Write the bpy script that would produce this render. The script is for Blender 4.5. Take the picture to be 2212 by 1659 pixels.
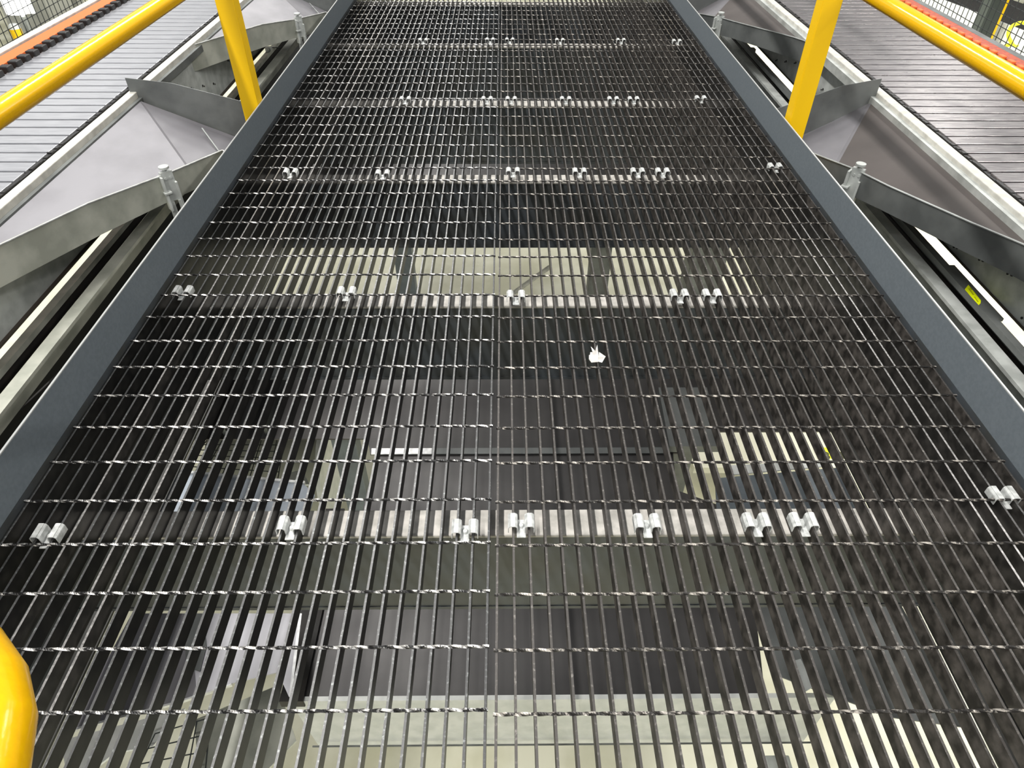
import bpy, bmesh, math, random
from mathutils import Vector, Matrix
random.seed(7)
for o in list(bpy.data.objects): bpy.data.objects.remove(o)
SC = bpy.context.scene
COL = SC.collection

# ------------------------------------------------------------------ camera
F_PX, PIT, ROLL, YAW = 1466.606, 0.730045, 0.0062079, 0.0132891
CAM = Vector((0.03201, -0.44226, 1.06579))
_cp, _sp, _c, _s = math.cos(PIT), math.sin(PIT), math.cos(YAW), math.sin(YAW)
FWD = Vector((_s*_cp, _c*_cp, -_sp)); _R = Vector((_c, -_s, 0)); _U = _R.cross(FWD)
RGT = math.cos(ROLL)*_R + math.sin(ROLL)*_U
UPV = -math.sin(ROLL)*_R + math.cos(ROLL)*_U
cam_data = bpy.data.cameras.new('camera'); cam = bpy.data.objects.new('camera', cam_data); COL.objects.link(cam)
M = Matrix((RGT, UPV, -FWD)).transposed().to_4x4(); M.translation = CAM
cam.matrix_world = M
cam_data.sensor_fit = 'HORIZONTAL'; cam_data.sensor_width = 36.0
cam_data.lens = F_PX/2212*36.0; cam_data.clip_start = 0.02; cam_data.clip_end = 200
SC.camera = cam

# ------------------------------------------------------------------ world, lights, exposure
W = bpy.data.worlds.new('world'); SC.world = W; W.use_nodes = True
bg = W.node_tree.nodes['Background']; bg.inputs[0].default_value = (0.93, 0.97, 1.0, 1); bg.inputs[1].default_value = 0.46
SC.view_settings.view_transform = 'Standard'; SC.view_settings.look = 'None'
SC.view_settings.exposure = 0.0; SC.view_settings.gamma = 1.0; SC.view_settings.use_curve_mapping = False

def area(name, loc, size, power, target=None, col=(1, 0.98, 0.94)):
    l = bpy.data.lights.new(name, 'AREA'); l.shape = 'RECTANGLE'; l.size, l.size_y = size
    l.energy = power; l.color = col
    o = bpy.data.objects.new(name, l); COL.objects.link(o); o.location = loc
    d = (Vector(target) - Vector(loc)) if target else Vector((0, 0, -1))
    o.rotation_euler = d.to_track_quat('-Z', 'Y').to_euler()
    return o
# high-bay strips above the upper level: one row over the left belt, one beyond the right belt
for y in (-3.0, 1.0, 5.0, 9.0, 13.0):
    area('high_bay_or_fill', (-1.7, y, 5.6), (0.3, 2.6), 270)
for y in (-1.5, 3.5, 8.5):
    area('high_bay_or_fill', (5.4, y, 5.6), (0.35, 2.4), 170)
area('high_bay_or_fill', (3.2, -6.5, 5.6), (2.4, 0.35), 420)  # this and the next: unseen fill added behind the viewer for walls and webs
area('high_bay_or_fill', (-3.0, -7.0, 5.6), (2.4, 0.35), 260)
# unseen broad panels added down the hall for sheen on slats and bar tops
area('sheen_fill_bank', (-11.5, 18.0, 5.6), (7.0, 9.0), 330)
area('sheen_fill_bank', (-3.0, 25.0, 5.6), (3.5, 6.0), 700)
for x, y in ((9.0, 14.5), (12.0, 18.0), (11.5, 12.0)):
    area('high_bay_or_fill', (x, y, 5.6), (0.6, 3.2), 110)
# lower level lamps under the platform; the last is fill added for the skirt
for x, y, p in ((5.0, 2.0, 210), (6.2, 7.5, 160), (5.8, 13.0, 220), (-5.5, 3.0, 60), (-5.5, 10.0, 60), (0.3, -1.9, 45)):
    area('lower_level_or_fill', (x, y, -0.9), (0.3, 2.0), p, col=(1, 0.985, 0.93))

# ------------------------------------------------------------------ helpers
def at(u, v, z=None, x=None, y=None):
    """the world point of a photograph pixel on a level, or on an upright plane"""
    d = FWD*F_PX + RGT*(u-1106) + UPV*(829.5-v)
    t = (z-CAM.z)/d.z if z is not None else ((x-CAM.x)/d.x if x is not None else (y-CAM.y)/d.y)
    return CAM + d*t

def mat(name, col, rough=0.5, metal=0.0, noise=0.0, scale=20.0, col2=None, bump=0.0, bscale=60.0, detail=6.0, lo=0.38, hi=0.62, stretch=(1, 1, 1), spec=0.5, rvar=0.0):
    m = bpy.data.materials.new(name); m.use_nodes = True
    nt = m.node_tree; b = nt.nodes['Principled BSDF']
    b.inputs['Roughness'].default_value = rough; b.inputs['Metallic'].default_value = metal
    b.inputs['Specular IOR Level'].default_value = spec
    b.inputs['Base Color'].default_value = (*col, 1)
    tc = nt.nodes.new('ShaderNodeTexCoord'); mp = nt.nodes.new('ShaderNodeMapping')
    geo = nt.nodes.new('ShaderNodeNewGeometry')
    nt.links.new(geo.outputs['Position'], mp.inputs[0]); mp.inputs['Scale'].default_value = stretch
    if col2 is not None or noise:
        n = nt.nodes.new('ShaderNodeTexNoise'); n.inputs['Scale'].default_value = scale; n.inputs['Detail'].default_value = detail
        nt.links.new(mp.outputs[0], n.inputs['Vector'])
        r = nt.nodes.new('ShaderNodeValToRGB'); r.color_ramp.elements[0].position = lo; r.color_ramp.elements[1].position = hi
        c2 = col2 if col2 is not None else tuple(max(0, c*(1-noise)) for c in col)
        r.color_ramp.elements[0].color = (*c2, 1); r.color_ramp.elements[1].color = (*col, 1)
        nt.links.new(n.outputs['Fac'], r.inputs[0]); nt.links.new(r.outputs[0], b.inputs['Base Color'])
        if rvar:
            mr = nt.nodes.new('ShaderNodeMapRange'); mr.inputs['To Min'].default_value = rough+rvar; mr.inputs['To Max'].default_value = rough
            nt.links.new(n.outputs['Fac'], mr.inputs[0]); nt.links.new(mr.outputs[0], b.inputs['Roughness'])
    if bump:
        n2 = nt.nodes.new('ShaderNodeTexNoise'); n2.inputs['Scale'].default_value = bscale; n2.inputs['Detail'].default_value = 4
        nt.links.new(mp.outputs[0], n2.inputs['Vector'])
        bp_ = nt.nodes.new('ShaderNodeBump'); bp_.inputs['Strength'].default_value = bump; bp_.inputs['Distance'].default_value = 0.002
        nt.links.new(n2.outputs['Fac'], bp_.inputs['Height']); nt.links.new(bp_.outputs[0], b.inputs['Normal'])
    return m

def mat_worn(name, dark, light, scale, lo, hi, side, rough=0.4, side2=None):
    """dark coat, rubbed through to pale metal on the walked-on upper faces"""
    m = bpy.data.materials.new(name); m.use_nodes = True
    nt = m.node_tree; b = nt.nodes['Principled BSDF']; b.inputs['Roughness'].default_value = rough
    geo = nt.nodes.new('ShaderNodeNewGeometry')
    n = nt.nodes.new('ShaderNodeTexNoise'); n.inputs['Scale'].default_value = scale; n.inputs['Detail'].default_value = 5; n.inputs['Roughness'].default_value = 0.65
    nt.links.new(geo.outputs['Position'], n.inputs['Vector'])
    r = nt.nodes.new('ShaderNodeValToRGB'); r.color_ramp.elements[0].position = lo; r.color_ramp.elements[1].position = hi
    r.color_ramp.elements[0].color = (*dark, 1); r.color_ramp.elements[1].color = (*light, 1)
    nt.links.new(n.outputs['Fac'], r.inputs[0])
    n3 = nt.nodes.new('ShaderNodeTexNoise'); n3.inputs['Scale'].default_value = 38; n3.inputs['Detail'].default_value = 6
    nt.links.new(geo.outputs['Position'], n3.inputs['Vector'])
    r3 = nt.nodes.new('ShaderNodeValToRGB'); r3.color_ramp.elements[0].position = .38; r3.color_ramp.elements[1].position = .68
    r3.color_ramp.elements[0].color = (*side, 1); r3.color_ramp.elements[1].color = (*(side2 or side), 1)
    nt.links.new(n3.outputs['Fac'], r3.inputs[0])
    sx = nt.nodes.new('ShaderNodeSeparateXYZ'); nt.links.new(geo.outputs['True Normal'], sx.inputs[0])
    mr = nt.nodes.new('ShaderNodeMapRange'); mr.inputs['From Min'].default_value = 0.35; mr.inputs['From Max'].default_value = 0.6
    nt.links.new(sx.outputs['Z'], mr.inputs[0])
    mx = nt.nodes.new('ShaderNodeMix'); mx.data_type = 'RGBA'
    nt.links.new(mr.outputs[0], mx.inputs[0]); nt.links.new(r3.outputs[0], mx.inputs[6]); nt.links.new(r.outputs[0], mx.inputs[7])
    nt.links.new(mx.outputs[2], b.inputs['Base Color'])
    sr = nt.nodes.new('ShaderNodeMapRange'); sr.inputs['To Min'].default_value = 0.22; sr.inputs['To Max'].default_value = 0.5
    nt.links.new(mr.outputs[0], sr.inputs[0]); nt.links.new(sr.outputs[0], b.inputs['Specular IOR Level'])
    ml = nt.nodes.new('ShaderNodeMath'); ml.operation = 'MULTIPLY'; ml.inputs[1].default_value = 0.6
    nt.links.new(mr.outputs[0], ml.inputs[0]); nt.links.new(ml.outputs[0], b.inputs['Metallic'])
    return m

GALV = mat('galvanised', (0.50, 0.505, 0.44), 0.5, 0.25, scale=9, col2=(0.34, 0.35, 0.30), bump=0.15)
GALV_B = mat('galvanised_pale', (0.52, 0.54, 0.52), 0.45, 0.2, scale=14, col2=(0.36, 0.375, 0.36))
GALV_D = mat('galvanised_dull', (0.175, 0.185, 0.18), 0.5, 0.3, scale=7, col2=(0.11, 0.117, 0.115), bump=0.1)
WORN = mat('worn_sheet', (0.195, 0.19, 0.205), 0.45, 0.25, scale=6, col2=(0.155, 0.15, 0.163), stretch=(1, 0.6, 1), rvar=0.12)
BROWN = mat('grimy_sheet', (0.085, 0.073, 0.068), 0.42, 0.25, scale=5, col2=(0.068, 0.058, 0.054), rvar=0.2)
SHEET = mat('smooth_dark_sheet', (0.070, 0.066, 0.065), 0.3, 0.3, scale=5, col2=(0.048, 0.045, 0.045), rvar=0.15)
TOE = mat('slate_paint', (0.148, 0.172, 0.192), 0.5, 0.0, scale=120, col2=(0.13, 0.153, 0.172))
EDGE = mat('bright_edge', (0.72, 0.73, 0.72), 0.35, 0.4, scale=40, col2=(0.5, 0.5, 0.5))
BEAMW = mat('beam_dark_paint', (0.055, 0.064, 0.074), 0.5, 0.0, scale=8, col2=(0.045, 0.047, 0.046))
BEAMT = mat('beam_pale_flange', (0.54, 0.515, 0.475), 0.75, 0.0, scale=30, col2=(0.36, 0.345, 0.315))  # flange tone, much paler than the web
BLACK = mat('black_void_steel', (0.010, 0.009, 0.009), 0.6, scale=12, col2=(0.018, 0.014, 0.012))
RUBBER = mat('black_rubber', (0.014, 0.013, 0.013), 0.45)
YEL = mat('yellow_paint', (0.78, 0.43, 0.0), 0.17, scale=150, col2=(0.75, 0.405, 0.0), bump=0.06, bscale=220)
YELM = mat('yellow_paint_flat', (0.95, 0.575, 0.0), 0.45)
ALU = mat('slat_aluminium', (0.42, 0.425, 0.45), 0.32, 0.5, scale=30, col2=(0.35, 0.355, 0.38), stretch=(0.5, 4, 1))
ALU_R = mat('slat_aluminium_dull', (0.34, 0.315, 0.315), 0.24, 0.7, scale=30, col2=(0.20, 0.185, 0.19), stretch=(0.5, 4, 1), rvar=0.1)
CREAM = mat('cream_rail', (0.60, 0.59, 0.54), 0.5, scale=25, col2=(0.46, 0.45, 0.41))
ORANGE = mat('orange_guide', (0.80, 0.15, 0.03), 0.5)
ORANGE_R = mat('orange_guide_red', (0.52, 0.062, 0.010), 0.5, scale=60, col2=(0.28, 0.05, 0.02))
FLOOR = mat('floor_concrete', (0.68, 0.665, 0.52), 0.55, scale=2.2, col2=(0.50, 0.485, 0.34), detail=9, bump=0.05)
WALL = mat('wall_grey', (0.42, 0.42, 0.38), 0.8, scale=3, col2=(0.34, 0.34, 0.31))
BLUEG = mat('blue_grey_paint', (0.17, 0.20, 0.22), 0.5, scale=10, col2=(0.13, 0.15, 0.17))
WHITE = mat('white_enamel', (0.80, 0.81, 0.78), 0.5, scale=20, col2=(0.68, 0.70, 0.67))
CLIPM = mat('clip_zinc', (0.56, 0.57, 0.56), 0.5, 0.0, scale=90, col2=(0.36, 0.37, 0.36))
LIME = mat('lime_label', (0.86, 0.95, 0.0), 0.5)
LIMEK = mat('label_print', (0.42, 0.45, 0.0), 0.5)
INK = mat('dark_ink', (0.05, 0.05, 0.0), 0.6)
PAPER = mat('scrap_paper', (0.62, 0.60, 0.57), 0.6, scale=60, col2=(0.42, 0.40, 0.38))
NETM = mat('net_cord', (0.035, 0.04, 0.04), 0.8)
CABLE = mat('cable_sheath', (0.03, 0.028, 0.027), 0.5)
BAR_L = mat_worn('bar_coat_shaded_left', (0.066, 0.066, 0.066), (0.25, 0.265, 0.26), 150, .54, .76, (0.006, 0.006, 0.006), 0.35, (0.016, 0.015, 0.014))  # near-black sides: their shade is put into the colour
BAR_R = mat_worn('bar_coat_lit_right', (0.070, 0.065, 0.061), (0.24, 0.225, 0.205), 120, .54, .76, (0.020, 0.018, 0.016), 0.5, (0.085, 0.076, 0.069))  # paler sides: the light on them is put into the colour, over grime
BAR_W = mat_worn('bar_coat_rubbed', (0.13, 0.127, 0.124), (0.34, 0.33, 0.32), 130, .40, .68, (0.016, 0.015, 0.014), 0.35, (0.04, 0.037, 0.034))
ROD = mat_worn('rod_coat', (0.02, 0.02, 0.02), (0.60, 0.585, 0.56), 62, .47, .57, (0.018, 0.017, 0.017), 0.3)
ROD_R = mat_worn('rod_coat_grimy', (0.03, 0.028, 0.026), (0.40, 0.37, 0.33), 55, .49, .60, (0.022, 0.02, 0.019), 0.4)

FILLER = mat('filler_dark', (0.042, 0.042, 0.038), 0.6, scale=9, col2=(0.03, 0.03, 0.027))
EDGE_T = mat('toe_edge', (0.46, 0.47, 0.46), 0.4, 0.2)  # paler than the plate: the edge highlight is put into the colour
class MB:
    def __init__(s): s.v = []; s.f = []; s.m = []; s.sm = []
    def add(s, vs, fs, mi=0, smooth=False):
        b = len(s.v); s.v += [tuple(p) for p in vs]
        for f in fs: s.f.append(tuple(b+i for i in f)); s.m.append(mi); s.sm.append(smooth)
        return s
    def box(s, x0, x1, y0, y1, z0, z1, mi=0):
        vs = [(x, y, z) for z in (z0, z1) for y in (y0, y1) for x in (x0, x1)]
        return s.add(vs, [(0, 2, 3, 1), (4, 5, 7, 6), (0, 1, 5, 4), (2, 6, 7, 3), (0, 4, 6, 2), (1, 3, 7, 5)], mi)
    def slab(s, pts, t, mi=0, d=(0, 0, -1)):
        """a plate: outline pts, thickness t along d"""
        n = len(pts); d = Vector(d).normalized()*t
        P = [Vector(p) for p in pts]; vs = P + [p+d for p in P]
        fs = [tuple(range(n)), tuple(range(2*n-1, n-1, -1))] + [(i, i+n, (i+1) % n + n, (i+1) % n) for i in range(n)]
        return s.add(vs, fs, mi)
    def tube(s, path, r, seg=14, mi=0, cap=True, smooth=True):
        P = [Vector(p) for p in path]; vs = []; fs = []
        up = Vector((0, 0, 1)); prev = None
        for i, p in enumerate(P):
            t = (P[min(i+1, len(P)-1)] - P[max(i-1, 0)]).normalized()
            a = t.cross(up) if prev is None else prev - t*prev.dot(t)
            if a.length < 1e-4: a = t.cross(Vector((1, 0, 0)))
            a.normalize(); prev = a; b = t.cross(a)
            rr = r[i] if isinstance(r, (list, tuple)) else r
            for k in range(seg):
                w = 2*math.pi*k/seg; vs.append(p + a*rr*math.cos(w) + b*rr*math.sin(w))
        for i in range(len(P)-1):
            for k in range(seg):
                fs.append((i*seg+k, i*seg+(k+1) % seg, (i+1)*seg+(k+1) % seg, (i+1)*seg+k))
        s.add(vs, fs, mi, smooth)
        if cap:
            s.add(vs[:seg], [tuple(range(seg))[::-1]], mi); s.add(vs[-seg:], [tuple(range(seg))], mi)
        return s
    def build(s, name, mats, parent=None, bevel=0.0, loc=(0, 0, 0)):
        me = bpy.data.meshes.new(name); me.from_pydata(s.v, [], s.f)
        for m in (mats if isinstance(mats, (list, tuple)) else [mats]): me.materials.append(m)
        me.polygons.foreach_set('material_index', s.m); me.polygons.foreach_set('use_smooth', s.sm)
        bm = bmesh.new(); bm.from_mesh(me); bmesh.ops.recalc_face_normals(bm, faces=bm.faces); bm.to_mesh(me); bm.free()
        me.update()
        o = bpy.data.objects.new(name, me); COL.objects.link(o); o.location = loc
        if parent: o.parent = parent
        if bevel:
            bv = o.modifiers.new('bevel', 'BEVEL'); bv.width = bevel; bv.segments = 2; bv.limit_method = 'ANGLE'
        return o

def empty(name, label, cat, loc=(0, 0, 0), group=None):
    o = bpy.data.objects.new(name, None); o.empty_display_size = 0.1; COL.objects.link(o); o.location = loc
    return tag(o, label, cat, group)
def tag(o, label, cat, group=None):
    o['label'] = label; o['category'] = cat
    if group: o['group'] = group
    return o
def struct(o): o['kind'] = 'structure'; return o
def dup(o, parent, loc):
    c = o.copy(); COL.objects.link(c); c.parent = parent; c.location = loc; return c

# ------------------------------------------------------------------ setting: lower floor and far walls
ZF = -3.0
struct(MB().box(-16, 16, -8, 30, ZF-0.1, ZF).build('floor', FLOOR))
struct(MB().box(-16.2, -16, -8, 30, ZF, 6.5).build('wall_left', WALL))
struct(MB().box(16, 16.2, -8, 30, ZF, 6.5).build('wall_right', WALL))
struct(MB().box(-16, 16, 30, 30.2, ZF, 6.5).build('wall_back', WALL))

# ------------------------------------------------------------------ catwalk: grating
S, R = 0.03016, 0.1016
Y0, Y1 = -0.72, 5.60
def twisted_rod(x0, x1):
    """a square rod twisted along X"""
    me = MB(); n = int((x1-x0)/0.0045); vs = []; fs = []
    for i in range(n+1):
        x = x0 + (x1-x0)*i/n; a = x/0.052*math.pi
        for k in range(4):
            w = a + k*math.pi/2; vs.append((x, 0.0030*math.cos(w), 0.0030*math.sin(w)))
    for i in range(n):
        for k in range(4): fs.append((i*4+k, i*4+(k+1) % 4, i*4+4+(k+1) % 4, i*4+4+k))
    return me.add(vs, fs).add(vs[:4], [(3, 2, 1, 0)]).add(vs[-4:], [(0, 1, 2, 3)])

def saddle_clip():
    """M-shaped saddle clip that hooks over two bars, dished between them"""
    c = MB(); h = 0.016
    prof = [(-0.0235, -0.010), (-0.0235, 0.004), (-0.0205, 0.0075), (-0.0115, 0.0075), (-0.0085, 0.004), (-0.0085, -0.012),
            (0.0085, -0.012), (0.0085, 0.004), (0.0115, 0.0075), (0.0205, 0.0075), (0.0235, 0.004), (0.0235, -0.010)]
    t = 0.0018
    for i in range(len(prof)-1):
        (xa, za), (xb, zb) = prof[i], prof[i+1]
        d = Vector((xb-xa, 0, zb-za)).normalized(); nrm = Vector((-d.z, 0, d.x))*t
        hh = h if i not in (5,) else h*0.9
        y0, y1 = -hh, hh
        if i == 5: y0 -= 0.012
        vs = [(xa, y0, za), (xb, y0, zb), (xb, y1, zb), (xa, y1, za)]
        vs += [(x+nrm.x, y, z+nrm.z) for x, y, z in vs]
        c.add(vs, [(0, 1, 2, 3), (7, 6, 5, 4), (0, 4, 5, 1), (1, 5, 6, 2), (2, 6, 7, 3), (3, 7, 4, 0)])
    return c
clip_me = saddle_clip(); bolt_me = MB().tube([(0, 0, -0.012), (0, 0, -0.0085), (0, 0, -0.006)], [0.0062, 0.0062, 0.004], 10)

def grating(label, xs, bar_mat, rod_mat, rods_off, rod_span, clips, rubbed):
    root = empty('grating_panel', label, 'grating', ((xs[0]+xs[-1])/2, 0, 0))
    ox = root.location.x
    first = None
    alt = None
    for i, x in enumerate(xs):
        if i in rubbed:
            if alt is None: alt = MB().box(-0.0020, 0.0020, Y0, Y1, -0.032, 0.0).build('bearing_bar', BAR_W, root, loc=(x-ox, 0, 0))
            else: dup(alt, root, (x-ox, 0, 0))
        elif first is None:
            first = MB().box(-0.0020, 0.0020, Y0, Y1, -0.032, 0.0).build('bearing_bar', bar_mat, root, loc=(x-ox, 0, 0))
        else: dup(first, root, (x-ox, 0, 0))
    rod = None; k = int(math.ceil((Y0-rods_off)/R))
    while rods_off + k*R < Y1:
        y = rods_off + k*R
        if rod is None:
            rod = twisted_rod(rod_span[0]-ox, rod_span[1]-ox).build('cross_rod', rod_mat, root, loc=(0, y, 0.0006))
        else: dup(rod, root, (0, y, 0.0006))
        k += 1
    proto = None
    for x, y in clips:
        i = min(range(len(xs)-1), key=lambda i: abs((xs[i]+xs[i+1])/2-x)); cx = (xs[i]+xs[i+1])/2
        if proto is None:
            proto = clip_me.build('saddle_clip', CLIPM, root, loc=(cx-ox, y, 0)); proto['label'] = 'pale zinc saddle clip'
            b = bolt_me.build('bolt', CLIPM, proto)
        else:
            c = dup(proto, root, (cx-ox, y, 0)); dup(b, c, (0, 0, 0))
    return root
# small joggle of the spacing measured off the photo
xsL = [-i*S for i in range(31)][::-1]
xsR = [0.0165+i*S for i in range(36)]
clipsL = [(-0.826, .331), (-.374, .347), (-.043, .337), (-.857, 1.137), (-.404, 1.131), (-.736, 1.894), (-.404, 1.883), (-.407, 2.634), (-.043, 2.636),
          (-.402, 3.53), (-.042, 3.542)]
clipsR = [(.063, .35), (.305, .348), (.512, .349), (.613, .349), (1.038, .412), (.066, 1.112), (.514, 1.117), (.611, 1.117), (.065, 1.903), (.303, 1.899), (.509, 1.9), (.61, 1.9),
          (1.036, 1.943), (.067, 2.636), (.303, 2.637), (.514, 2.638), (.613, 2.638), (.919, 2.651), (.063, 3.543), (.339, 3.536), (.678, 3.539), (.96, 3.524)]
grating('black steel bar grating with twisted cross rods, narrower panel left of the seam', xsL, BAR_L, ROD, 0.0, (-0.913, 0.004), clipsL, (4, 7, 8))
grating('grimy brown-black steel bar grating, wider panel right of the seam', xsR, BAR_R, ROD_R, -0.007, (0.012, 1.079), clipsR, (31, 32, 33, 34))
# seam: tall backing plate edge between panels is open; a scrap of paper is caught on the right panel
sc = MB()
c0 = Vector((0.256, 0.822, 0.009))
def leafp(pts, z0):
    sc.slab([(c0.x+a, c0.y+b, z0+c) for a, b, c in pts], 0.0006)
leafp([(-.021, .001, .004), (-.020, .013, .007), (-.004, .016, .013), (.003, .006, .009), (.001, -.004, .000), (-.015, -.005, -.001)], c0.z)
leafp([(.003, .006, .006), (.005, .022, .010), (.021, .012, .004), (.011, -.004, -.002), (.001, -.004, .001)], c0.z)
leafp([(-.010, .015, .010), (-.014, .036, .016), (-.004, .022, .013), (.002, .040, .018), (.003, .008, .008)], c0.z)
leafp([(-.018, .012, .006), (-.016, .021, .010), (-.005, .019, .012), (-.004, .013, .010)], c0.z)
tag(sc.build('paper_scrap', PAPER), 'crumpled pale scrap caught on a bar of the right grating panel', 'litter')

# ------------------------------------------------------------------ toe plates and stringers
def toe_plate(x_in, sgn, label):
    r = empty('toe_plate', label, 'toe plate', (x_in, 0, 0))
    MB().box(min(0, sgn*0.006), max(0, sgn*0.006), Y0-.4, Y1+.6, 0.005, 0.106).build('plate', TOE, r)
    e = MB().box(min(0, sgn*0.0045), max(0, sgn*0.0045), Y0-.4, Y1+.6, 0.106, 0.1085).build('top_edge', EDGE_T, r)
    e['label'] = 'bright metal top edge, its highlight painted in'
    return r
toe_plate(-0.9215, -1, 'long slate-grey toe plate along the left edge of the walkway')
toe_plate(1.0865, 1, 'long slate-grey toe plate along the right edge of the walkway')
def stringer(x, sgn, label):
    o = MB(); a, b = sorted((x, x+sgn*0.008)); o.box(a, b, Y0-.4, Y1+.6, -0.335, 0.004)
    a, b = sorted((x, x+sgn*0.07)); o.box(a, b, Y0-.4, Y1+.6, -0.345, -0.335)
    tag(o.build('stringer', [BEAMW]), label, 'steel channel')
stringer(-0.9215, -1, 'dark steel channel carrying the left edge of the grating')
stringer(1.0865, 1, 'dark steel channel carrying the right edge of the grating')

# ------------------------------------------------------------------ cross beams under the grating
for i, (ya, yb, lab) in enumerate(((-0.47, -0.407, None), (0.345, 0.408, 'nearest visible'), (1.112, 1.168, 'second'), (1.888, 1.95, 'third'), (2.657, 2.72, 'fourth'),
                              (3.545, 3.61, 'fifth'), (4.475, 4.54, 'sixth'))):
    if lab is None: lb = 'dark steel cross beam under the grating below the viewer'
    else: lb = {'nearest visible': 'nearest steel cross beam, its pale flange striped by bar shadows',
                'second': 'steel cross beam in front of the strip of open floor, second from the viewer',
                'third': 'third steel cross beam, just beyond the strip of open floor',
                'fourth': 'fourth steel cross beam under the grating, level with the yellow posts',
                'fifth': 'fifth cross beam, thin pale line near the top of the grating',
                'sixth': 'farthest cross beam at the very top of the grating'}[lab]
    r = empty('cross_beam', lb, 'steel beam', (0.08, ya, -0.034), 'cross beams under the grating')
    MB().box(-0.99, 0.995, 0, yb-ya, -0.009, 0.0).build('top_flange', BEAMT, r, bevel=0.003)
    MB().box(-0.99, 0.995, 0.002, 0.010, -0.262, -0.009).build('web', BEAMW, r)
    MB().box(-0.99, 0.995, 0.0, yb-ya, -0.272, -0.262).build('bottom_flange', BEAMW, r)

# ------------------------------------------------------------------ handrails
def fillet(pts, rad, n=8):
    P = [Vector(p) for p in pts]; out = [P[0]]
    for i in range(1, len(P)-1):
        a = (P[i-1]-P[i]).normalized(); b = (P[i+1]-P[i]).normalized()
        p0 = P[i]+a*rad; p1 = P[i]+b*rad
        for k in range(n+1):
            t = k/n; out.append(p0*(1-t)**2 + P[i]*2*t*(1-t) + p1*t*t)
    out.append(P[-1]); return out
def handrail(xr, zr, xi, sgn, label, ypost):
    r = empty('handrail', label, 'handrail', (xr, 0, 0))
    MB().tube([(0, y, zr) for y in (-0.55, 1, 2.5, 4, 6.0)], 0.0245, 28).build('mid_rail', YEL, r)
    MB().tube([(0, y, 1.10) for y in (-0.55, 1, 2.5, 4, 6.0)], 0.0245, 28).build('top_rail', YEL, r)
    for y in ypost:
        a = xi-xr; o = MB()
        x0, x1 = sorted((a, a+sgn*0.064)); o.box(x0, x1, y, y+0.007, -0.2, 1.08)
        x0, x1 = sorted((a, a+sgn*0.007)); o.box(x0, x1, y+0.007, y+0.064, -0.2, 1.08)
        o.build('post', YELM, r, bevel=0.0015)
    return r
handrail(-1.03, 0.532, -0.9285, -1, 'yellow pipe handrail on angle-iron posts along the left side of the walkway', (-0.13, 2.262, 4.80))
handrail(1.212, 0.547, 1.108, 1, 'yellow pipe handrail on angle-iron posts along the right side of the walkway', (-0.28, 2.11, 4.55))
path = fillet([(-0.273, -0.9, .62), (-0.283, -0.205, .62), (-0.60, -0.19, .62), (-0.62, -0.19, .62)], 0.006, 1)
path = [(-0.270, -0.95, .62), (-0.272, -0.6, .62), (-0.274, -0.40, .62), (-0.2755, -0.33, .62), (-0.279, -0.295, .62), (-0.290, -0.265, .62), (-0.308, -0.240, .62), (-0.333, -0.219, .62),
        (-0.37, -0.203, .62), (-0.42, -0.197, .62), (-0.6, -0.195, .62), (-0.90, -0.195, .62)]
tag(MB().tube(path, 0.0235, 32).build('gate_rail', YEL), 'curved end of a yellow pipe rail in the bottom left corner', 'handrail')

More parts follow.
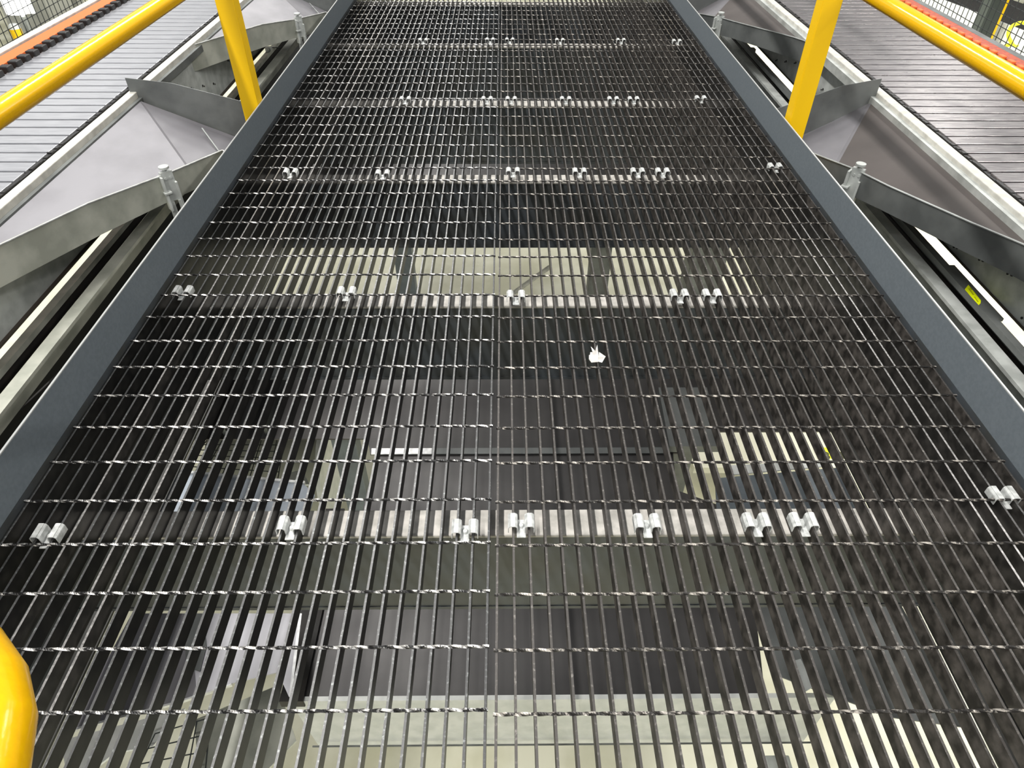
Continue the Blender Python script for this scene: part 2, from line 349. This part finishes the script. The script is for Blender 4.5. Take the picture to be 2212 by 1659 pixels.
# ------------------------------------------------------------------ slat conveyors
def slat_conveyor(side, label):
    L = side < 0
    xi = -1.562 if L else 1.668        # inner end of the slats
    xo = -2.165 if L else 2.335        # outer end
    z = 0.08; P = 0.0762
    r = empty('slat_conveyor', label, 'conveyor', ((xi+xo)/2, 0, 0)); ox = r.location.x
    def lx(a, b): return sorted((a-ox, b-ox))
    m = ALU if L else ALU_R
    a, b = lx(xi, xo); first = None
    y = -1.2 + (1.496+1.2) % P
    while y < 6.4:
        if first is None: first = MB().box(a, b, 0.0052, P-0.0052, z-0.012, z).build('slat', m, r, loc=(0, y, 0), bevel=0.0018)
        else: dup(first, r, (0, y, 0))
        y += P
    n_y = (y, )
    MB().box(a+.01, b-.01, -1.2, 6.4, z-0.05, z-0.013).build('chain_bed', BLACK, r)
    # brush strip, cream rail beside the slat ends
    s = 1 if L else -1
    br = MB(); yy = -1.2
    rnd = random.Random(3)
    while yy < 6.4:
        w = 0.008*rnd.random(); x0, x1 = lx(xi - s*w, xi+s*0.012)
        br.box(x0, x1, yy, yy+0.019, z-0.03, z-0.006+0.006*rnd.random()); yy += 0.019
    br.build('brush_strip', RUBBER, r)
    x0, x1 = lx(xi+s*0.016, xi+s*(0.052 if L else 0.056)); MB().box(x0, x1, -1.2, 6.4, z-0.035, z-0.006).build('inner_rail', CREAM, r, bevel=0.003)
    if not L:
        x0, x1 = lx(xi-0.056, xi-0.078); MB().box(x0, x1, -1.2, 6.4, z-0.06, z-0.022).build('wear_strip', GALV_B, r)
    else:
        x0, x1 = lx(xi+0.052, xi+0.068); MB().box(x0, x1, -1.2, 6.4, z-0.06, z-0.03).build('wear_strip', GALV_D, r)
    # outer orange guide and diverting shoes
    if L:
        x0, x1 = lx(xo-0.03, xo-0.105); MB().box(x0, x1, -1.2, 6.4, z-0.03, z+0.022).build('orange_guide', ORANGE, r)
        sh = None; y = -1.2 + (1.496+1.2) % P
        while y < 6.3:
            if sh is None:
                x0, x1 = lx(xo+0.012, xo-0.034)
                sh = MB().box(x0, x1, 0.014, 0.056, z-0.01, z+0.024).build('divert_shoe', RUBBER, r, loc=(0, y, 0), bevel=0.004)
                q0, q1 = lx(xo-0.034, xo-0.05)
                MB().slab([(q0, 0.0, z+.024), (q1+.006, 0.0, z+.024), (q1+.006, 0.018, z+.024), (q0, 0.03, z+.024)], 0.02).build('orange_guide_tooth', ORANGE, r, loc=(0, y, 0))
            else: dup(sh, r, (0, y, 0))
            y += P
        x0, x1 = lx(xo-0.115, xo-0.16); MB().box(x0, x1, -1.2, 6.4, z-0.06, z+0.03).build('outer_rail', CREAM, r, bevel=0.003)
    else:
        x0, x1 = lx(xo+0.02, xo+0.085); MB().box(x0, x1, -1.2, 6.4, z-0.03, z+0.022).build('orange_guide', ORANGE_R, r)
        sh = None; y = -1.16
        while y < 6.3:
            if sh is None:
                x0, x1 = lx(xo+0.004, xo+0.028)
                sh = MB().box(x0, x1, 0.012, 0.05, z-0.01, z+0.03).build('divert_shoe', ORANGE, r, loc=(0, y, 0), bevel=0.004)
            else: dup(sh, r, (0, y, 0))
            y += P
        x0, x1 = lx(xo+0.095, xo+0.14); MB().box(x0, x1, -1.2, 6.4, z-0.06, z+0.018).build('outer_rail', GALV_D, r, bevel=0.003)
    # side panel towards the walkway, with bolt pairs
    xp = -1.53 if L else 1.635
    x0, x1 = lx(xp, xp-s*0.004)
    zb = -0.245 if L else -0.195
    sp = MB().box(x0, x1, -1.2, 6.4, zb, z-0.05).build('side_panel', GALV_B, r)
    sp['label'] = 'galvanised side panel with bolt pairs'
    bx = xp-ox; f = None
    for y0 in [(-0.9+0.142*i) for i in range(48)]:
        zz = -0.10 - 0.035*((int(y0*7)) % 3)
        if f is None:
            c = MB(); c.tube([(bx-s*0.001, 0, 0), (bx+s*0.003, 0, 0)], 0.006, 8); c.tube([(bx-s*0.001, 0.018, -.008), (bx+s*0.003, 0.018, -.008)], 0.004, 8)
            f = c.build('bolt_pair', BLACK, r, loc=(0, y0, zz))
        else: dup(f, r, (0, y0, zz))
    x0, x1 = lx(xp, xp+s*(0.012 if L else 0.004)); MB().box(x0, x1, -1.2, 6.4, zb-0.007, zb).build('panel_lip', mat('lip_brown', (.05, .038, .028), .7), r)
    return r
slat_conveyor(-1, 'slat conveyor with orange guide and black shoes on the left, pale bright slats')
slat_conveyor(1, 'slat conveyor on the right, duller brownish-grey slats with streaky shine')

# ------------------------------------------------------------------ long rails between conveyor and walkway
CX = 0.083
for s, nm in ((-1, 'left'), (1, 'right')):
    def X(d): return CX + s*d
    x0, x1 = sorted((X(1.443), X(1.487)))
    tag(MB().box(x0, x1, -1.2, 6.4, -0.262, -0.25).box(*sorted((X(1.48), X(1.487))), -1.2, 6.4, -0.33, -0.262).build('cable_channel', GALV_B if s > 0 else GALV), 'long pale galvanised channel running just outside the %s toe plate' % nm, 'channel')
    x0, x1 = sorted((X(1.035 if s > 0 else 1.07), X(1.79)))
    tag(MB().box(x0, x1, -1.2, 6.4, -0.56, -0.552).build('dark_filler', FILLER), 'added dull dark pan below the gap beside the %s toe plate' % nm, 'filler')  # dark plate added to darken the gap beside the toe plate
    r = empty('sensor_rail', 'grey metal rail with cables low under the %s conveyor' % nm, 'rail', (X(1.78), 0, -0.45))
    MB().box(-0.024, 0.024, -1.2, 6.4, -0.01, 0.0).box(*sorted((s*-0.024, s*-0.020)), -1.2, 6.4, 0.0, 0.012).build('rail', GALV_D if s > 0 else GALV, r)
    for y in (0.9, 2.75, 4.9):
        q = MB(); q.box(-0.02, 0.02, y, y+0.05, 0, 0.03); q.tube([(0, y-.02, .02), (0, y-.005, .02)], .012, 10)
        q.build('sensor', BLACK if s > 0 else GALV_B, r, bevel=0.003)
        MB().tube([(-s*.01, y+.05, .02), (-s*.08, y+.12, .0), (-s*.2, y+.22, .02), (-s*.42, y+.33, .18)], 0.0035, 8).build('cable', CABLE, r)
    x0, x1 = sorted((X(1.76), X(1.815)))
    tag(MB().box(x0, x1, -1.2, 6.4, -0.50, -0.47).build('void_shade', BLACK), 'shade stand-in, a long black cover low between walkway and %s conveyor' % nm, 'infill')  # black strip put in where only the shaded void shows
# lime sticker lying on the right rail
p = [at(*q, -0.216) for q in ((2092, 615), (2119, 649), (2118, 655), (2113, 661), (2099, 645), (2091, 633), (2084, 625))]
st = empty('safety_sticker', 'fluorescent lime sticker with a torn edge on a rail right of the walkway', 'sticker', p[0])
MB().slab([q-p[0] for q in p], 0.0015).build('sheet', LIME, st)
pr_ = MB()
for a, b in (((2093, 623), (2103, 637)), ((2105, 641), (2113, 652)), ((2096, 621), (2099, 626))):
    A, B = at(*a, -0.2155)-p[0], at(*b, -0.2155)-p[0]; d = (B-A).normalized(); n = Vector((-d.y, d.x, 0))*0.0022
    pr_.slab([A-n, A+n, B+n, B-n], 0.0005)
pr_.build('print', LIMEK, st)
tag(MB().box(1.575, 1.609, -1.0, 6.2, -0.23, -0.219).box(1.573, 1.576, -1.0, 6.2, -0.232, -0.212).box(1.609, 1.627, 1.30, 1.62, -0.23, -0.219).build('reflector_rail', GALV_D), 'dull grey rail carrying the lime sticker beside the right conveyor', 'rail')

# ------------------------------------------------------------------ diverting chutes
def wall_from(pts_top, h_list, t, nrm):
    """upright wall: list of top points, a height for each"""
    m = MB()
    for i in range(len(pts_top)-1):
        a, b = Vector(pts_top[i]), Vector(pts_top[i+1]); ha, hb = h_list[i], h_list[i+1]
        m.slab([a, b, b-Vector((0, 0, hb)), a-Vector((0, 0, ha))], t, 0, nrm)
    return m
def chute(side, dy, label, deck_mat, wall_mat, far_mat, fan_mat, high=False):
    L = side < 0
    r = empty('diverter_chute', label, 'chute', (-1.5 if L else 1.6, 1.4+dy, 0), 'diverter chutes')
    O = r.location
    def v(x, y, z): return Vector((x, y+dy, z)) - O
    if L:
        n0, n1, n2 = (-1.545, 1.365, .052), (-1.235, 2.00, -.030), (-1.175, 2.20, -.055)
        ntop = [(-1.53, 1.04, .068), (-1.43, 1.306, .05), (-1.32, 1.60, .03), (-1.21, 1.92, -.02), (-1.095, 2.21, -.05), (-.99, 2.20, -.11)]
        f_top = [(-1.536, 2.505, .13), (-1.36, 2.52, .105), (-1.02, 2.56, -.005)]
        deckA = [(-1.50, 1.15, .045), (-1.50, 2.487, .045), (-1.19, 2.07, -.061), (-1.225, 1.92, -.049), (-1.333, 1.61, -.012), (-1.443, 1.31, .0255)]
        deckB = [(-1.50, 2.487, .045), (-1.19, 2.07, -.061), (-1.06, 2.18, -.20), (-1.02, 2.56, -.20)]
        fold = [(-1.25, 2.43, -.06), (-1.06, 2.20, -.17)]
    else:
        ntop = [(1.655, 1.0, .068), (1.556, 1.303, .05), (1.484, 1.452, .04), (1.37, 1.77, .01), (1.33, 1.947, -.01), (1.255, 2.163, -.04), (1.15, 2.2, -.10)]
        f_top = [(1.612, 2.513, .13), (1.45, 2.50, .105), (1.16, 2.50, -.005)]
        deckA = [(1.62, 1.14, .045), (1.62, 2.535, .045), (1.305, 2.05, -.063), (1.342, 1.95, -.050), (1.384, 1.775, -.036), (1.497, 1.455, .003), (1.568, 1.306, .0272)]
        deckB = [(1.62, 2.535, .045), (1.305, 2.05, -.063), (1.19, 2.18, -.19), (1.16, 2.50, -.20)]
        fold = None
    MB().slab([v(*p) for p in deckA], 0.004).build('deck', deck_mat, r)
    MB().slab([v(*p) for p in deckB], 0.004).build('tail_plate', fan_mat, r)
    if fold:
        A, B = v(*fold[0]), v(*fold[1]); n = Vector((.004, .003, 0))
        MB().slab([A+Vector((0, 0, .012)), A+n+Vector((0, 0, .012)), B+n+Vector((0, 0, .008)), B+Vector((0, 0, .008))], .004).build('seam_strip', GALV_D, r)
    nr = Vector((1, -.6, 0)) if L else Vector((-1, -.6, 0))
    tops = [v(*p) for p in ntop]
    w = wall_from(tops, ([.118, .115, .115, .10, .10, .12] if L else [.10, .10, .095, .09, .098, .10, .11]), 0.003, -nr)
    w.build('near_wall', wall_mat, r)
    lip = MB()
    for a, b in zip(tops[:-1], tops[1:]):
        d = (b-a).normalized(); n = Vector((-d.y, d.x, 0))*0.0035
        lip.slab([a-n, a+n, b+n, b-n], 0.003)
    lip.build('wall_lip', EDGE if L else GALV_B, r)
    tf = [v(*p) for p in f_top]
    wall_from(tf, [.10, .16, .24], 0.003, Vector((0, 1, 0))).build('far_wall', far_mat, r)
    # clamp bracket on the near wall
    k = v(*( (-1.205, 1.925, -.02) if L else (1.335, 1.93, -.01)))
    c = MB(); s = 1 if L else -1
    c.box(-.022, .022, -.012, .004, -.10, .012)
    c.box(-.030, -.022, -.03, .004, -.13, .0); c.box(.016, .024, -.024, .0, -.145, -.03)
    c.tube([(0, -.004, .012), (0, -.004, .022)], .008, 12); c.tube([(0, -.004, .022), (0, -.004, .030)], .018, 14)
    c.tube([(-.009, -.016, -.012), (-.009, -.01, -.012)], .005, 8); c.tube([(.009, -.016, -.012), (.009, -.01, -.012)], .005, 8)
    c.box(-.035, -.008, -.035, -.010, -.062, -.055)
    b = c.build('clamp_bracket', GALV_B, r, loc=k, bevel=0.001); b.rotation_euler.z = 0.75*s
    s2 = MB()
    s2.box(-.028, -.008, -.02, -.012, -.23, -.10); s2.box(.008, .018, -.02, -.012, -.20, -.10)
    o2 = s2.build('strap', GALV_B, r, loc=k); o2.rotation_euler.z = 0.75*s
    return r
for side, nm in ((-1, 'left'), (1, 'right')):
    for dy, w in ((0, 'beside the yellow post'), (2.13, 'at the top edge, beyond the yellow post'), (-2.13, 'under the near end of the grating')):
        L = side < 0
        chute(side, dy, {(-1, 0): 'large pale grey chute between left conveyor and walkway, near the yellow post',
                         (-1, 2.13): 'pale chute at the top left, beyond the left yellow post',
                         (-1, -2.13): 'pale chute under the near left of the walkway',
                         (1, 0): 'large brown-grey chute between right conveyor and walkway, near the yellow post',
                         (1, 2.13): 'grey chute at the top right, beyond the right yellow post',
                         (1, -2.13): 'grey chute under the near right of the walkway'}[(side, dy)],
              WORN if L else BROWN, GALV if L else GALV_D, GALV_D, WORN if L else WORN)

# ------------------------------------------------------------------ collecting hoppers under the walkway
def hopper(label):
    r = empty('collecting_hopper', label, 'hopper', (0.09, .3, -.7), 'hoppers under the walkway')
    O = r.location
    def v(x, y, z=-.7): return Vector((x, y, z)) - O
    MB().slab([v(-.50, .316), v(.70, .316), v(.80, .9), (v(.60, 1.0)), v(.62, 1.165), v(-.42, 1.165), v(-.43, .9), v(-.56, .60)], .006).build('deck', SHEET, r)
    MB().slab([v(-.44, 1.165), v(.66, 1.165), v(.68, 1.27), v(1.25, 1.27), v(1.25, 1.95), v(-1.1, 1.95), v(-1.1, 1.24), v(-.46, 1.24)], .006, 0, (0, 0, -1)).build('rear_deck', SHEET, r)
    MB().slab([v(-.225, 1.158, -.692), (v(.60, 1.158, -.692)), v(.60, 1.178, -.684), v(-.225, 1.178, -.684)], .004).build('crease_dull', GALV_D, r)
    c = MB().slab([v(-.435, 1.158, -.692), v(-.225, 1.158, -.692), v(-.225, 1.178, -.684), v(-.435, 1.178, -.684)], .004).build('crease_glint', EDGE, r)  # pale stretch of the crease, the glint put into its colour
    c['label'] = 'bright stretch of the deck crease, its glint painted in'
    MB().slab([v(-.52, .314, -.6965), v(.88, .314, -.6965), v(.88, .314, -1.0), v(-.50, .314, -1.0)], .012, 0, (0, 1, 0)).build('front_skirt', WHITE, r)
    MB().box(-.60, .80, -.0, .004, -.262, -.258).build('skirt_fold', GALV_D, r)
    MB().box(-.09-.545, -.09-.485, .01, .62, -.02, .012).build('gap_shade', BLACK, r)  # black block put in as the shade of the gap beside the deck
    for x in (-1.05, -.98, -.90, -.83): MB().box(x-.09, x-.08+.004, 1.26-.3, 1.95-.3, .0, .05).build('deck_rib', GALV_D, r)
    MB().slab([v(.60, 1.16, -.66), v(.78, 1.16, -.66), v(.78, 1.42, -.62), v(.60, 1.42, -.62)], .03).build('corner_box', GALV_D, r)
    return r
hopper('dark sheet-metal hopper with white front skirt under the near grating')
fh = empty('collecting_hopper', 'dark sheet-metal deck under the far half of the grating, beyond the third beam', 'hopper', (0.09, 2.75, -.7), 'hoppers under the walkway')
MB().box(-1.19, 1.16, .0, 4.2, -.006, 0).build('deck', SHEET, fh)
MB().box(-1.19, 1.16, .0, .02, -.03, -.006).build('front_flange', BEAMW, fh)

# tail plates and side frames that reach under the walkway, left and right
def plate(name, label, cat, pts, t, m, d=(0, 0, -1)):
    return tag(MB().slab(pts, t, 0, d).build(name, m), label, cat)
tl = empty('chute_tail', 'pale grey sheet tail of a chute under the near left bars', 'chute', (-.7, .35, -.6))
def rel(o, pts): return [Vector(p)-o.location for p in pts]
PALE = mat('lit_sheet', (.50, .495, .53), .45, .15, scale=6, col2=(.40, .395, .42))  # brighter copy of the worn sheet, light put into the colour
MB().slab(rel(tl, [at(*q, -.58) for q in ((285, 1325), (412, 1325), (425, 1500), (380, 1515), (150, 1575))]), .004).build('sheet', WORN, tl)
MB().slab(rel(tl, [at(*q, -.58) for q in ((412, 1325), (648, 1325), (624, 1505), (600, 1452), (500, 1476), (425, 1500))]), .004).build('sheet', PALE, tl)
MB().slab(rel(tl, [at(*q, -.576) for q in ((396, 1325), (438, 1325), (446, 1395), (432, 1450), (402, 1440))]), .003).build('patch', GALV_D, tl)
MB().slab(rel(tl, [at(*q, -.575) for q in ((646, 1325), (652, 1325), (630, 1505), (624, 1505))]), .004).build('lip', EDGE, tl)
MB().slab(rel(tl, [at(*q, -.578) for q in ((150, 1575), (380, 1515), (500, 1476), (500, 1479), (380, 1519), (150, 1580))]), .01).build('lower_lip', EDGE, tl)
pn = empty('guard_panel', 'whitish flat guard panel below the pale chute tail, bottom left', 'panel', at(300, 1600, -1.3))
MB().slab([at(*q, -1.32)-pn.location for q in ((130, 1600), (400, 1530), (360, 1575), (330, 1612), (250, 1625), (150, 1700))], .01).build('sheet', WHITE, pn)
MB().slab([at(*q, -1.32)-pn.location for q in ((420, 1555), (600, 1480), (640, 1600), (540, 1700), (430, 1700))], .01).build('rear_sheet', GALV, pn)
tb = empty('chute_tail', 'bluish sheet tail of a chute behind the nearest cross beam, left side', 'chute', (-.8, .9, -.6))
MB().slab(rel(tb, [(-1.02, .995, -.6), (-.60, .945, -.6), (-.56, .905, -.6), (-.57, .70, -.6), (-1.02, .70, -.6)]), .004).build('sheet', BLUEG, tb)
bpy.data.objects[tb.children[0].name].data.materials[0] = mat('bluish_sheet', (.36, .40, .45), .4, .3, scale=8, col2=(.28, .31, .35))
MB().slab(rel(tb, [(-1.02, .995, -.592), (-.60, .945, -.592), (-.60, .954, -.592), (-1.02, 1.004, -.592)]), .01).build('lip', EDGE, tb)
tr = empty('chute_tail', 'dark blue-grey chute side with white flange, right side behind the nearest cross beam', 'chute', (.9, .9, -.6))
MB().slab(rel(tr, [(.70, .965, -.6), (1.13, 1.01, -.6), (1.14, .70, -.6), (.65, .70, -.6)]), .004).build('sheet', BLUEG, tr)
fl = MB().slab(rel(tr, [(.74, .972, -.592), (1.075, 1.008, -.592), (1.075, 1.030, -.592), (.74, 1.012, -.592)]), .004).build('flange', WHITE, tr)
hl = MB()
for i in range(5): hl.box(.78+.05*i-.9, .79+.05*i-.9, .993-.9+.004*i, .998-.9+.004*i, .0082, .0092)
hl.build('slot_row', BLACK, tr)
tn = empty('chute_tail', 'grey-brown sheet tail of a chute under the near right bars', 'chute', (.95, .4, -.6))
MB().slab(rel(tn, [(.70, .55, -.62), (1.10, .55, -.60), (1.12, .20, -.60), (.95, .225, -.60), (.72, .335, -.62)]), .004).build('sheet', GALV_D, tn)
MB().slab(rel(tn, [(.74, .36, -.60), (.78, .37, -.60), (.79, .30, -.60), (.75, .28, -.60)]), .004).build('corner_gusset', GALV_B, tn)

# hopper legs and braces down to the lower floor
def leg_frame(label, x, y, m, w=.09, ztop=-.72, brace=None):
    r = empty('support_leg', label, 'support leg', (x, y, ZF))
    MB().box(-w/2, w/2, -w*.35, w*.35, 0.01, ztop-ZF).build('column', m, r, bevel=0.004)
    MB().box(-w*.9, w*.9, -w*.9, w*.9, 0.0, 0.012).build('base_plate', m, r)
    if brace:
        MB().tube([(0, 0, .7), (brace[0], brace[1], brace[2])], .018, 8).build('brace', GALV_B, r)
    return r
leg_frame('blue-grey support leg at the left corner of the near hopper', -.56, 1.30, BLUEG)
leg_frame('grey support leg at the right corner of the near hopper', .70, 1.32, GALV_D)
leg_frame('blue-grey support leg in the strip of open floor, left side', -.75, 4.15, BLUEG, .14, -.72)
leg_frame('dark support leg in the strip of open floor, right side', .78, 4.2, GALV_D, .16, -.72)
leg_frame('far support leg under the right side, beyond the third beam', 1.75, 4.6, GALV_D, .3, -.72)
leg_frame('short support leg at the right front of the near hopper', .80, .26, GALV_B, .07, -1.0)
tag(MB().box(-.60, .62, 4.22, 4.28, -2.25, -2.17).build('cross_tie', GALV_B), 'pale horizontal tie between the support legs over the open floor', 'tie bar')
tag(MB().tube([(-.55, 4.30, -2.72), (.40, 4.30, -1.9)], .02, 8).build('diagonal_brace', CREAM), 'thin pale diagonal brace over the open floor', 'brace')
tag(MB().tube([(1.40, 2.2, -1.6), (1.56, 2.2, -1.30)], .012, 8).build('diagonal_strut', CREAM), 'short pale diagonal strut seen through the right bars', 'brace')
# round beige drum and white bracket seen through the left bars
r = empty('take_up_drum', 'beige-grey drum with white rim seen through the left bars', 'drum', (-1.0, 1.72, -1.35))
MB().tube([(-.28, 0, 0), (.22, 0, 0)], .26, 36).build('shell', mat('drum_grey', (.33, .33, .27), .6), r)
MB().tube([(.205, 0, 0), (.225, 0, 0)], .268, 36).build('rim', WHITE, r)
pp = [at(*q, -1.1) for q in ((621, 1022), (640, 1017), (655, 1018), (668, 1046), (629, 1048))]
tag(MB().slab(pp, .01).build('corner_bracket', WHITE), 'white angled bracket seen between the left bars above the bluish sheet', 'bracket')
# brightly lit floor put in as a pale slab, with the written label
lb = empty('floor_label', 'fluorescent yellow label with handwritten numbers, glimpsed through the right bars', 'label', at(1790, 978, -2.6))
zz = -2.6
pp = [at(*q, zz) for q in ((1757, 967), (1808, 966), (1818, 990), (1768, 991))]
MB().slab([q-lb.location for q in pp], .002).build('sheet', LIME, lb)
def text(body, loc, size, m, parent, rz=0.0, name='number'):
    cu = bpy.data.curves.new(name, 'FONT'); cu.body = body; cu.size = size; cu.extrude = 0.0006; cu.offset = size*.02
    cu.materials.append(m); o = bpy.data.objects.new(name, cu); COL.objects.link(o)
    o.location = loc; o.rotation_euler.z = rz
    dg = bpy.context.evaluated_depsgraph_get(); me = bpy.data.meshes.new_from_object(o.evaluated_get(dg)); me.materials.clear(); me.materials.append(m)
    n = bpy.data.objects.new(name, me); COL.objects.link(n); n.matrix_world = o.matrix_world.copy(); n.location = loc; n.rotation_euler.z = rz
    bpy.data.objects.remove(o)
    if parent: n.parent = parent
    return n
q = at(1767, 989, zz+.0006) - lb.location
text('73', q, .095, INK, lb, -.12)
q = at(1799, 989, zz+.0006) - lb.location
text('71', q, .095, INK, lb, -.12)
pp = [at(*q, zz-.004) for q in ((1560, 936), (1795, 936), (1832, 1010), (1500, 1010), (1470, 940))]
tag(MB().slab(pp, .06).build('lit_floor_slab', mat('lit_floor_cream', (.80, .78, .62), .5, scale=3, col2=(.72, .70, .54))), 'bright cream slab standing in for lit floor, carrying the yellow label', 'floor patch')

# ------------------------------------------------------------------ nets outside the conveyors
def net(x, label, y0, y1, z0, z1):
    r = empty('safety_net', label, 'net', (x, y0, z0)); m = MB(); st = .05; t = .0016
    n = int((y1-y0)/st)
    for i in range(n+1):
        a = i*st; m.box(-t, t, a-t, a+t, 0, z1-z0)
    k = int((z1-z0)/st)
    for j in range(k+1):
        c = j*st
        ys = [i*.25 for i in range(int((y1-y0)/.25)+1)]
        for a, b in zip(ys[:-1], ys[1:]):
            za = c - .012*math.sin(a*2.1+j*.3); zb = c - .012*math.sin(b*2.1+j*.3)
            m.add([(-t, a, za-t), (-t, b, zb-t), (t, b, zb-t), (t, a, za-t), (-t, a, za+t), (-t, b, zb+t), (t, b, zb+t), (t, a, za+t)],
                  [(0, 1, 2, 3), (7, 6, 5, 4), (0, 4, 5, 1), (2, 6, 7, 3)])
    o = m.build('mesh', NETM, r); o['kind'] = 'stuff'
    return r
net(-2.62, 'dark cord safety net beyond the left conveyor', 1.6, 7.0, -.75, .35)
net(2.78, 'dark cord safety net beyond the right conveyor', 1.6, 7.0, -.75, .35)
# small square-mesh guards glimpsed through the near and middle left bars
def guard(label, pts_uv, z, st, t):
    P = [at(*q, z) for q in pts_uv]; r = empty('mesh_guard', label, 'guard', P[0]); m = MB()
    A, B, C, D = [p-P[0] for p in P]
    n = int((B-A).length/st); k = int((D-A).length/st)
    for i in range(n+1): f = i/n; m.tube([A.lerp(B, f), D.lerp(C, f)], t, 5)
    for j in range(k+1): f = j/k; m.tube([A.lerp(D, f), B.lerp(C, f)], t, 5)
    o = m.build('wires', NETM, r); return r
guard('small square mesh guard under the bottom left bars', ((335, 1585), (455, 1550), (440, 1700), (270, 1720)), -1.3, .04, .0022)
guard('fine mesh guard seen through the left bars behind the nearest beam', ((455, 938), (618, 934), (600, 1035), (400, 1020)), -1.0, .03, .0022)

# ------------------------------------------------------------------ things far off on the lower floor
# left: bollard, lamp, columns
b0 = at(93, 200, ZF)
bo = empty('bollard', 'yellow bollard behind the net at the top left', 'bollard', b0)
MB().tube([(0, 0, 0), (0, 0, 1.0)], .085, 18).build('sleeve', YELM, bo)
MB().tube([(0, 0, 1.0), (0, 0, 1.05), (0, 0, 1.07)], [.085, .08, .05], 18).build('cap', WHITE, bo)
lp = at(33, 10, z=-1.35)
la = empty('wall_lamp', 'bright box lamp glowing behind the net at the top left', 'lamp', lp)
GLOW = bpy.data.materials.new('lamp_glow'); GLOW.use_nodes = True
GLOW.node_tree.nodes['Principled BSDF'].inputs['Emission Color'].default_value = (1, .98, .9, 1)
GLOW.node_tree.nodes['Principled BSDF'].inputs['Emission Strength'].default_value = 14
MB().box(-.13, .13, -.1, .1, -.12, .12).build('diffuser', GLOW, la, bevel=.03)
MB().box(-.15, .15, .1, .16, -.14, .14).build('housing', WHITE, la)
MB().box(-.03, .03, .02, .08, ZF-lp.z, -.16).build('pole', GALV_D, la)
for (u, v, w, m, lab) in ((118, 40, .22, GALV_D, 'dark column beyond the net at the top left, nearest the bright lamp'), (160, 30, .3, WALL, 'grey column beyond the net at the top left, right of the dark one'),
                     (85, 95, .9, WALL, 'broad grey pillar beyond the net at the top left, beside the bollard')):
    q = at(u, v, ZF)
    tag(MB().box(q.x-w/2, q.x+w/2, q.y, q.y+w, ZF, 1.5).build('column', m), lab, 'column')
# right: dark column with yellow edge, low white line, hose
cr = empty('column', 'dark steel column with a yellow corner strip at the top right', 'column', at(2085, 150, ZF))
MB().box(-.13, .13, -.13, .13, 0, 4.6).build('shaft', mat('column_dark', (.045, .055, .05), .6), cr)
MB().box(.131, .17, -.14, -.10, 0, 4.6).build('corner_strip', YELM, cr)
c2 = at(2000, 25, ZF)
tag(MB().box(c2.x-.08, c2.x+.08, c2.y, c2.y+.16, ZF, .8).build('column', GALV), 'thin grey column beyond the net at the top right', 'column')
A, B = at(1960, -30, z=-2.2), at(2260, 85, z=-2.2); d = (B-A).normalized(); n = Vector((-d.y, d.x, 0))
lw = empty('low_conveyor', 'long white low conveyor crossing the lower floor at the top right', 'conveyor', A)
L = (B-A).length
def along(a, b, c0_, c1_, z0, z1):
    m = MB(); P = [d*a+n*c0_, d*b+n*c0_, d*b+n*c1_, d*a+n*c1_]
    return m.slab([p+Vector((0, 0, z1)) for p in P], z1-z0)
along(-3, L+3, 0, .03, -.35, .0).build('side_frame', WHITE, lw)
along(-3, L+3, .03, 1.6, -.12, -.06).build('belt', BLACK, lw)
for i in range(-1, 8): along(i*1.3, i*1.3+.08, .02, .08, ZF+2.2, -.35).build('leg', WHITE, lw)
hs = MB(); h0 = at(2203, 50, z=-.9)
pts = []
for i in range(60):
    t = i/59; a = t*math.pi*5
    pts.append(h0 + Vector((.07*math.cos(a), .06*math.sin(a), -.55*t + .03*math.sin(a))))
tag(hs.tube(pts, .02, 10).build('air_hose', mat('yellow_hose', (.85, .80, .02), .4)), 'coiled bright yellow hose hanging at the top right corner', 'hose')
